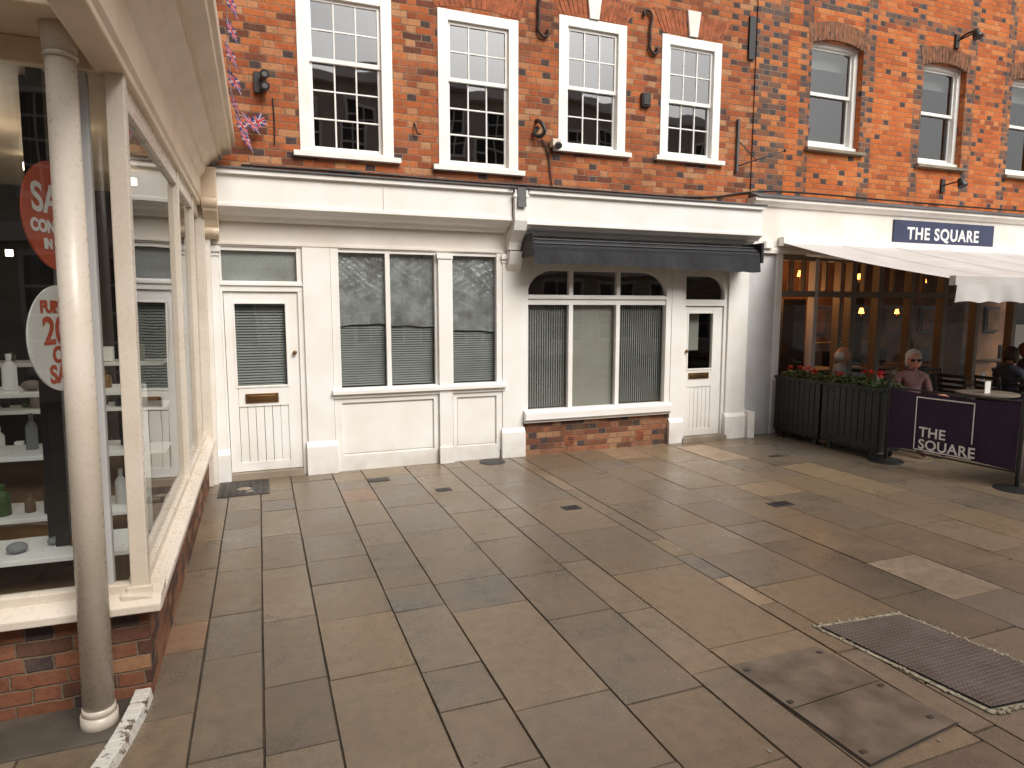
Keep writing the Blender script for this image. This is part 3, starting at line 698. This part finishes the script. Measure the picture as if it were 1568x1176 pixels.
# ------------------------------------------------------------------ people
SKIN=paint('skin',(.52,.25,.16),.5,.08);HAIRW=paint('white_hair',(.58,.55,.50),.8,.15);HAIRD=paint('brown_hair',(.06,.035,.02),.7,.2);HAIRR=paint('auburn_hair',(.22,.07,.03),.7,.2)
def person(name,x,y,yaw,top,trous,hair,glasses,lean=0.0,turn=0,bald=False):
    r=root(name,(x,y,0));r.rotation_euler[2]=yaw   # faces local -Y
    V=[(0,0,.52,.135),(0,.01,.66,.13),(0,.0,.82,.145),(0,-.01,.93,.12),(0,-.015,1.0,.05),(0,-.02,1.04,.045)]
    E=[(0,1),(1,2),(2,3),(3,4),(4,5)]
    for s in (-1,1):
        i=len(V);V+=[(s*.17,0,.92,.058),(s*.21,-.05,.70,.045),(s*.17,-.30,.72,.034)];E+=[(3,i),(i,i+1),(i+1,i+2)]
    for s in (-1,1):
        i=len(V);V+=[(s*.10,-.05,.51,.09),(s*.12,-.42,.50,.065),(s*.12,-.44,.08,.042),(s*.12,-.56,.05,.035)];E+=[(0,i),(i,i+1),(i+1,i+2),(i+2,i+3)]
    me=bpy.data.meshes.new('body');me.from_pydata([v[:3] for v in V],E,[]);o=bpy.data.objects.new('body',me);COL.objects.link(o);o.parent=r
    sk=o.modifiers.new('skin','SKIN');sk.use_smooth_shade=True
    for i,v in enumerate(V): me.skin_vertices[0].data[i].radius=(v[3],v[3]*(.8 if i<4 else 1))
    me.skin_vertices[0].data[0].use_root=True
    o.modifiers.new('s','SUBSURF').levels=2;o.modifiers['s'].render_levels=2
    me.materials.append(top)
    for s in (-1,1):   # hands with five fingers
        HV=[(s*.17,-.29,.72,.026),(s*.165,-.35,.725,.03),(s*.16,-.38,.725,.028)];HE=[(0,1),(1,2)]
        for k in range(4):
            i=len(HV);fx=s*(.135+.018*k);L=(.055,.065,.06,.045)[k]
            HV+=[(fx,-.39,.727,.009),(fx,-.39-L*.6,.727,.008),(fx,-.39-L,.715,.007)];HE+=[(2,i),(i,i+1),(i+1,i+2)]
        i=len(HV);HV+=[(s*.13,-.36,.725,.01),(s*.105,-.385,.722,.009),(s*.10,-.41,.718,.008)];HE+=[(1,i),(i,i+1),(i+1,i+2)]
        hm=bpy.data.meshes.new('hand');hm.from_pydata([v[:3] for v in HV],HE,[]);ho=bpy.data.objects.new('hand',hm);COL.objects.link(ho);ho.parent=r
        sk=ho.modifiers.new('skin','SKIN');sk.use_smooth_shade=True
        for j,v in enumerate(HV): hm.skin_vertices[0].data[j].radius=(v[3],v[3])
        hm.skin_vertices[0].data[0].use_root=True;ho.modifiers.new('s','SUBSURF').render_levels=1;hm.materials.append(SKIN)
    b=B('head',r,0);b.xf=Matrix.Translation((0,-.03,1.12))@Matrix.Rotation(turn,4,'Z')@Matrix.Rotation(lean,4,'X')
    b.ball((0,0,0),.1,SKIN,.76,.92,1.12,20);b.ball((0,-.045,-.055),.05,SKIN,.95,.9,.9,12)
    b.ball((0,-.1,-.015),.018,SKIN,.8,1.1,1.5,10);b.cyl((0,.0,-.15),(0,0,-.05),.046,.044,SKIN,14)
    for s in (-1,1):
        b.ball((s*.076,.005,-.01),.026,SKIN,.4,.7,1.2,10)
        if glasses: b.ball((s*.033,-.088,.018),.024,BLACK,1.15,.4,.85,10);b.box(s*.065-.006,s*.065+.006,-.07,.0,.018,.026,BLACK)
        else: b.ball((s*.03,-.084,.015),.011,WHITE2,1.2,.6,.7,8);b.ball((s*.03,-.091,.015),.005,BLACK)
    b.ball((0,-.088,-.058),.018,RED if glasses else RUB,1.2,.4,.35,10)
    if bald:
        b.ball((0,.035,-.01),.1,hair,.82,.74,.78,16)
    else:
        b.ball((0,.030,.035),.104,hair,.86,.90,1.02,16);b.ball((-.06,.02,-.02),.05,hair,.6,1.0,1.4,10);b.ball((.06,.02,-.02),.05,hair,.6,1.0,1.4,10)
    b.done()
    chair(x+.1*math.sin(-yaw),y+.1*math.cos(yaw),yaw)
GREYC=paint('grey_coat',(.22,.23,.25),.8,.1);REDC=paint('grey_red_top',(.20,.10,.10),.8,.25,sc1=12);NAVC=paint('navy_top',(.03,.035,.06),.8,.1)
person('seated_man',7.42,6.72,.9,GREYC,GREYC,HAIRW,False,0,.3,True)
person('seated_woman',7.50,5.72,-.35,REDC,REDC,HAIRW,True,.1,-.3)
person('seated_woman',9.3,5.7,1.4,NAVC,NAVC,HAIRD,False,.05,.2)
person('seated_woman',10.6,6.3,.4,NAVC,NAVC,HAIRR,False,.05,-.2)

# ------------------------------------------------------------------ left corner shop (the old frame leans very slightly)
LS=root('corner_shop_building');LS.rotation_euler[1]=.014
b=B('brick_plinth',LS,0)
b.face([(-.52,3.2,-.03),(-.52,7.16,-.03),(-.52,7.16,.42),(-.52,3.2,.42)],BR_P)
b.face([(-3.2,3.22,-.08),(-.52,3.2,-.03),(-.52,3.2,.42),(-3.2,3.22,.42)],BR_P)
b.done()
b=B('window_joinery',LS,.005)
b.prism('y',[(-.62,.42),(-.46,.42),(-.46,.455),(-.50,.485),(-.62,.50)],3.15,7.12,CREAM2)
b.prism('x',[(3.32,.42),(3.12,.42),(3.12,.455),(3.17,.485),(3.32,.50)],-3.2,-.463,CREAM2)
b.box(-.585,-.515,3.19,3.26,.48,2.80,CREAM2)
b.box(-.60,-.50,3.18,3.20,.48,.52,CREAM2)
b.box(-.585,-.52,5.17,5.23,.48,2.70,CREAM2);b.box(-.585,-.52,6.30,6.35,.48,2.70,CREAM2);b.box(-.60,-.48,6.92,7.12,.0,2.75,CREAM2)
b.box(-.60,-.53,3.26,7.0,.48,.54,CREAM2);b.box(-.60,-.53,3.26,7.0,2.60,2.72,CREAM2)
for x in (-1.12,-2.1): b.box(x-.03,x+.03,3.2,3.26,.48,2.8,CREAM2)
b.box(-.70,-.655,3.22,3.27,.48,2.80,GREYW)
b.box(-3.2,-.58,3.2,3.26,.48,.53,CREAM2)
b.box(-3.2,-.58,3.2,3.26,2.70,2.80,CREAM)
b.box(-.49,-.44,7.02,7.14,-.02,2.6,OFFW)
b.done()
YJ=2.86
b=B('jetty_cornice',LS,.006)
b.prism('y',[(-.62,2.70),(-.50,2.70),(-.50,2.73),(-.485,2.75),(-.485,2.94),(-.47,2.96),(-.45,2.99),(-.44,3.05),(-.40,3.10),(-.34,3.15),(-.34,3.17),(-.31,3.17),(-.31,3.20),(-.225,3.23),(-.225,3.29),(-.195,3.31),(-.195,3.42),(-.62,3.50)],2.1,7.06,CREAM)
b.box(-3.4,-.62,YJ,7.06,2.80,3.4,CREAM)
b.done()
b=B('scroll_console',LS,.006)
b.prism('x',[(7.12,2.42),(7.0,2.42),(6.97,2.50),(6.92,2.58),(6.84,2.66),(6.80,2.78),(6.80,3.05),(7.12,3.05)],-.49,-.36,CREAM)
b.cyl((-.495,6.86,2.74),(-.355,6.86,2.74),.065,.065,CREAM,20);b.cyl((-.495,6.99,2.48),(-.355,6.99,2.48),.045,.045,CREAM,20);b.done()
b=B('upper_brick_wall',LS,0);b.box(-4,-.40,YJ+.05,7.2,3.42,8.0,BR_L);b.done()
b=B('iron_column',LS,0)
cx,cy=-.698,3.04
for z0,z1,r0,r1 in ((-.02,.05,.072,.069),(.05,.08,.064,.062),(.08,2.68,.059,.052),(2.68,2.70,.058,.058),(2.70,2.81,.056,.066)): b.cyl((cx,cy,z0),(cx,cy,z1),r0,r1,CREAM2,40,True)
b.done()
b=B('shop_panes',LS,0)
b.face([(-.555,3.26,.5),(-.555,7.0,.5),(-.555,7.0,2.65),(-.555,3.26,2.65)],GLS)
b.face([(-3.2,3.235,.5),(-.58,3.235,.5),(-.58,3.235,2.7),(-3.2,3.235,2.7)],GL)
b.done()
FLW=paint('oak_floor',(.14,.08,.045),.6,.2)
b=B('shop_interior',LS,.003)
b.face([(-4.5,3.3,.42),(-.6,3.3,.42),(-.6,7.1,.42),(-4.5,7.1,.42)],FLW)
b.face([(-4.5,7.1,.4),(-.6,7.1,.4),(-.6,7.1,2.82),(-4.5,7.1,2.82)],DARKIN);b.face([(-4.5,3.3,.4),(-4.5,7.1,.4),(-4.5,7.1,2.82),(-4.5,3.3,2.82)],WARMIN)
b.box(-.96,-.90,3.60,3.68,.5,2.8,BLACK);b.box(-1.02,-.90,3.72,3.76,.5,2.8,BLACK)
for z in (.62,.95,1.28): 
    b.box(-1.7,-.66,4.0,4.35,z,z+.025,WHITE2)
    b.box(-2.6,-.7,5.4,5.75,z+.05,z+.075,WHITE2)
for x in (-1.7,-.68): b.box(x,x+.03,4.0,4.03,.42,1.3,WHITE2);b.box(x,x+.03,4.32,4.35,.42,1.3,WHITE2)
b.box(-1.3,-.62,3.45,3.8,.58,.605,WHITE2)
cs=[WHITE2,GREYW,BRASS,LEAF,TANW,GREYC,BLACK,DARKIN,FLW]
for z,ys,xa,xb in ((.645,4.15,-1.6,-.72),(.975,4.15,-1.6,-.72),(1.305,4.15,-1.6,-.72),(.70,5.55,-2.5,-.8),(1.03,5.55,-2.5,-.8),(1.36,5.55,-2.5,-.8),(.605,3.6,-1.25,-.68)):
    x=xa
    while x<xb:
        r=R.uniform(.02,.04);hh=R.uniform(.06,.20);m=R.choice(cs);k=R.random();y=ys+R.uniform(-.08,.08)
        if k<.6:
            b.cyl((x,y,z),(x,y,z+hh*.65),r,r*.95,m,14);b.cyl((x,y,z+hh*.65),(x,y,z+hh*.8),r*.95,r*.35,m,14);b.cyl((x,y,z+hh*.8),(x,y,z+hh),r*.35,r*.4,m,14)
        elif k<.8: b.box(x-r,x+r,y-r,y+r,z,z+hh,m)
        else: b.ball((x,y,z+r*.7),r,m,1.2,1.2,.7)
        x+=r*2+R.uniform(.01,.12)
b.ball((-1.2,3.9,.56),.2,BRASS,1.3,.7,.4,16);b.ball((-1.6,3.7,.56),.2,TANW,1.3,.7,.4,16)
b.done()
SP=emis('shop_spot',(1,.85,.65),10)
b=B('ceiling_spots',LS,0)
for p in ((-1.0,4.6,2.74),(-1.5,5.6,2.74),(-.9,5.9,2.74),(-2.1,4.4,2.74),(-1.9,6.5,2.2)): b.cyl(p,(p[0],p[1],p[2]-.05),.025,.025,SP,12)
b.done()
ld=bpy.data.lights.new('shop_light','POINT');ld.energy=5;ld.color=(1,.85,.68);ld.shadow_soft_size=.2
lo=bpy.data.objects.new('shop_light',ld);lo.location=(-1.5,4.7,2.5);lo.parent=LS;COL.objects.link(lo)
# sale signs
def disc(name,x,y,z,r,m,lines,tm,n):
    rt=root(name)
    nn=Vector(n).normalized();up=Vector((0,0,1));rt_=up.cross(nn).normalized()
    Mx=Matrix(((rt_.x,0,nn.x,x),(rt_.y,0,nn.y,y),(rt_.z,1,nn.z,z),(0,0,0,1)))
    b=B('disc',rt,0);b.xf=Mx;b.cyl((0,0,-.004),(0,0,.004),r,r,m,64);b.done()
    for s,sz,dz in lines: text('lettering',s,sz,tm,Mx@Matrix.Translation((0,dz,.006)),rt,.004,.0005,'CENTER')
disc('sale_sign',-.825,3.54,2.16,.24,ORG,(('SALE',.172,.01),('CONTINUES',.070,-.075),('IN STORE',.055,-.145)),WHITE2,(.95,-.31,0))
disc('discount_sign',-.842,3.54,1.616,.24,WHITE2,(('FURTHER',.07,.12),('20%',.17,-.02),('OFF',.10,-.105),('SALE',.11,-.195)),ORG,(.95,-.31,0))
# curved threshold edging
b=B('threshold_kerb',LS,.006)
N=16
PEEL=NT('peeling_white_edge');pp=PEEL.pos();nn=PEEL.noise(pp,22,5,.7)
PEEL.bsdf(PEEL.mix(PEEL.mr(nn.outputs[0],.55,.60,0,1),(.62,.59,.54),(.13,.09,.06)),.7,0,nn.outputs[0],.6,.004)
pts=[]
for i in range(N+1):
    t=i/N;a=t*1.15
    x=-.515-.02*t-.30*(1-math.cos(a*.9))*1.0;y=3.19-.85*t
    pts.append((x,y))
for i in range(N):
    (xa,ya),(xb,yb)=pts[i],pts[i+1];w=.075
    b.hexa([(xa-w,ya,-.02),(xa,ya,-.02),(xb,yb,-.02),(xb-w,yb,-.02),(xa-w,ya,.04),(xa-.01,ya,.04),(xb-.01,yb,.04),(xb-w,yb,.04)],PEEL.m)
b.done()
b=B('entrance_step',None,.004);b.box(-3.0,-.60,2.9,3.2,-.01,.010,paint('worn_step_stone',(.11,.09,.07),.7,.3))
b.done()
# ------------------------------------------------------------------ bunting
FB=paint('flag_blue',(.02,.03,.16),.8,.1);FR=paint('flag_red',(.5,.02,.03),.8,.1);FW=paint('flag_white',(.55,.52,.52),.8,.05)
bt=root('flag_bunting')
cp=[(-.13,5.6,4.35),(-.136,6.0,4.13),(-.142,6.05,3.95),(-.15,6.1,3.74),(-.14,6.4,3.6),(-.11,6.8,3.52),(-.02,7.15,3.62)]
curve('bunting_string',cp,.004,FW,bt)
b=B('flags',bt,0)
def flag(c,d,w=.20,hh=.13,sw=.0):
    d=Vector(d).normalized();dn=Vector((sw,0,-1)).normalized();nn=d.cross(dn).normalized();c=Vector(c)
    def q(a0,a1,c0,c1,o,m):
        P=[c+d*a0*w+dn*c0*hh,c+d*a1*w+dn*c0*hh,c+d*a1*w+dn*c1*hh,c+d*a0*w+dn*c1*hh]
        for s in (-1,1): b.face([p+nn*o*s for p in P],m)
    q(0,1,0,1,0.0003,FB);q(0,1,.37,.63,.0012,FW);q(.42,.58,0,1,.0012,FW);q(0,1,.41,.59,.002,FR);q(.445,.555,0,1,.002,FR)
    for s in (-1,1):
        for (a,e) in (((0,0),(1,1)),((0,1),(1,0))):
            A=c+d*a[0]*w+dn*a[1]*hh;E_=c+d*e[0]*w+dn*e[1]*hh
            for th,o,m in ((.008,.0008,FW),(.003,.0010,FR)):
                t=dn*th;b.face([A-t+nn*o*s,A+t+nn*o*s,E_+t+nn*o*s,E_-t+nn*o*s],m)
for (c,d,s) in (((-.15,5.95,4.28),(.5,.6,-.5),.1),((-.15,6.0,4.08),(.5,.8,-.4),.1),((-.165,6.0,3.90),(.5,.6,-.6),.1),((-.16,6.1,3.72),(.6,.7,-.4),.1),((-.15,6.3,3.60),(.4,.9,-.5),.1),((-.12,6.7,3.52),(.6,.6,-.5),.1),((-.07,7.0,3.62),(.8,.2,-.5),.3),((-.10,6.9,3.46),(.6,.3,-.7),.2),((-.02,7.10,3.58),(.8,.1,.5),.5)):
    flag(c,d,.15,.11,s)
b.done(False)

# ------------------------------------------------------------------ ground ironwork
IRG=paint('cast_iron_cover',(.075,.068,.062),.55,.25,metal=.3)
def plate_mat():
    t=NT('checker_plate');p=t.pos();s=t.n('ShaderNodeSeparateXYZ');t.l(p,s.inputs[0])
    a=t.M('ADD',s.outputs[0],s.outputs[1]);c=t.M('SUBTRACT',s.outputs[0],s.outputs[1])
    k=math.pi*2/.05
    m1=t.M('MULTIPLY',t.M('SINE',t.M('MULTIPLY',a,k)),t.M('SINE',t.M('MULTIPLY',c,k)))
    h=t.mr(m1,.25,.6,0,1,True);n=t.noise(p,7,5,.6)
    col=t.mix(t.mr(n.outputs[0],.35,.7,0,1),(.15,.13,.115),(.095,.075,.06));col=t.mix(t.M('MULTIPLY',h,.45),col,(.30,.27,.25))
    t.bsdf(col,.42,.3,h,.8,.005);return t.m
CHK=plate_mat()
PEB=paint('pebble_surround',(.40,.35,.25),.9,.3,sc1=40,bump=.8)
def inset(c,d):
    cx=sum(p[0] for p in c)/4;cy=sum(p[1] for p in c)/4
    return [(x+math.copysign(d,cx-x),y+math.copysign(d,cy-y)) for x,y in c]
c0=[(2.79,2.61),(2.90,1.72),(3.52,1.66),(3.39,2.56)]
b=B('checker_plate_cover',None,0)
b.face([(x,y,.005) for x,y in c0],PEB);b.face([(x,y,.009) for x,y in inset(c0,.026)],BLACK);b.face([(x,y,.013) for x,y in inset(c0,.032)],CHK)
for k in range(150):
    i=R.randrange(4);t=R.random();a,e=c0[i],c0[(i+1)%4];x=a[0]+(e[0]-a[0])*t+R.uniform(-.003,.02)*(1 if a[0]+(e[0]-a[0])*t<3.1 else -1);y=a[1]+(e[1]-a[1])*t+R.uniform(-.01,.012)
    b.ball((x,y,.006),R.uniform(.006,.012),PEB,1,1,.5,6)
b.done()
c1=[(2.09,2.45),(2.12,1.67),(2.70,1.73),(2.64,2.44)]
b=B('recessed_paving_cover',None,0)
SL=paint('cover_infill_stone',(.18,.145,.11),.4,.25,sc1=5,bump=.4);FRM=paint('cover_frame_steel',(.11,.10,.09),.4,.2,metal=.5)
b.face([(x,y,.0045) for x,y in c1],FRM);i1=inset(c1,.006)
def lerp(p,q,t): return (p[0]+(q[0]-p[0])*t,p[1]+(q[1]-p[1])*t)
for t0,t1 in ((0,.496),(.504,1)):
    A=lerp(i1[0],i1[1],t0);Bq=lerp(i1[0],i1[1],t1);C=lerp(i1[3],i1[2],t1);D=lerp(i1[3],i1[2],t0)
    b.face([(*A,.0085),(*Bq,.0085),(*C,.0085),(*D,.0085)],SL)
for x,y in ((2.14,2.38),(2.60,2.38),(2.16,1.74),(2.62,1.8),(2.14,2.1),(2.63,2.05)): b.box(x-.014,x+.014,y-.010,y+.010,.006,.012,FRM)
b.done()
b=B('drain_cover',None,0)
b.box(-.43,.03,6.50,7.06,-.005,.007,IRG)
for i in range(7):
    for j in range(8): b.box(-.40+i*.06,-.365+i*.06,6.53+j*.065,6.565+j*.065,.006,.011,IRG)
b.ball((-.2,6.72,.0),.05,STONE,1.6,1,.5,10);b.ball((-.15,6.62,.0),.035,STONE,1.3,1,.5,8)
b.done()
def grate(x,y,w,d,name='drain_grate'):
    b=B(name,None,0);b.box(x-w/2,x+w/2,y-d/2,y+d/2,-.004,.006,IRG);n=int(w/.03)
    for i in range(n): xx=x-w/2+.015+i*(w-.03)/n;b.box(xx,xx+.014,y-d/2+.012,y+d/2-.012,.004,.0075,BLACK)
    b.done()
grate(1.08,6.62,.22,.13);grate(1.61,6.02,.15,.11);grate(2.51,5.05,.16,.11);grate(4.32,4.47,.22,.12);grate(5.7,6.0,.18,.08)
b=B('round_drain_cover',None,0);b.cyl((2.44,6.95,-.004),(2.44,6.95,.007),.15,.15,IRG,32)
for i in range(5): b.cyl((2.44,6.95,.007),(2.44,6.95,.009+i*.0004),.13-i*.026,.13-i*.026,BLACK if i%2==0 else IRG,32)
b.done()
# ------------------------------------------------------------------ building on the other side of the square (seen in reflections)
OB=root('opposite_building')
b=B('rendered_wall',OB,0)
REN=paint('pale_render',(.55,.50,.43),.9,.1)
YO=-8.0
b.box(-10,22,YO-3,YO,0,9.3,REN)
b.done()
b=B('opposite_windows',OB,.004)
for zf,h in ((.6,2.1),(3.9,1.7),(6.8,1.6)):
    for i in range(13):
        x=-8.5+i*2.3;w=1.5 if zf<1 else 1.0
        b.box(x,x+w,YO-.02,YO+.02,zf,zf+h,BLACK)
        for q in (x-.08,x+w): b.box(q,q+.08,YO,YO+.06,zf,zf+h,WHITE)
        b.box(x-.1,x+w+.1,YO,YO+.09,zf-.1,zf,WHITE);b.box(x-.1,x+w+.1,YO,YO+.07,zf+h,zf+h+.1,WHITE)
        for k in range(1,3): b.box(x+w*k/3-.02,x+w*k/3+.02,YO,YO+.05,zf,zf+h,WHITE)
        for k in range(1,4): b.box(x,x+w,YO,YO+.045,zf+h*k/4-.02,zf+h*k/4+.02,WHITE)
b.box(-10,22,YO,YO+.3,2.95,3.3,WHITE);b.box(-10,22,YO,YO+.35,9.1,9.4,WHITE)
b.done()

# ------------------------------------------------------------------ world, sun, camera
w=bpy.data.worlds.new('World');sc.world=w;w.use_nodes=True;nt=w.node_tree
bg=nt.nodes['Background'];sky=nt.nodes.new('ShaderNodeTexSky');sky.sky_type='NISHITA';sky.sun_disc=False
EL,AZ=43,158   # hazy sun from behind the camera, a little to the right
sky.sun_elevation=math.radians(EL);sky.sun_rotation=math.radians(AZ);sky.dust_density=5;sky.air_density=1.2
hs=nt.nodes.new('ShaderNodeHueSaturation');hs.inputs['Saturation'].default_value=.22
nt.links.new(sky.outputs[0],hs.inputs['Color']);nt.links.new(hs.outputs[0],bg.inputs[0]);bg.inputs[1].default_value=.15
sd=bpy.data.lights.new('sun','SUN');sd.energy=2.6;sd.angle=math.radians(32);sd.color=(1,.94,.86)
so=bpy.data.objects.new('sun',sd);COL.objects.link(so)
d=Vector((math.sin(math.radians(AZ))*math.cos(math.radians(EL)),math.cos(math.radians(AZ))*math.cos(math.radians(EL)),math.sin(math.radians(EL))))
so.rotation_euler=d.to_track_quat('Z','Y').to_euler();so.location=(0,0,15)
cd=bpy.data.cameras.new('camera');cd.sensor_width=36;cd.lens=22.96;cd.clip_end=300;cd.clip_start=.05
co=bpy.data.objects.new('camera',cd);COL.objects.link(co);co.location=(0,0,1.75);co.rotation_euler=(math.radians(90-6.56),0,math.radians(-21.1));sc.camera=co
sc.view_settings.view_transform='Standard';sc.view_settings.look='None';sc.view_settings.exposure=0
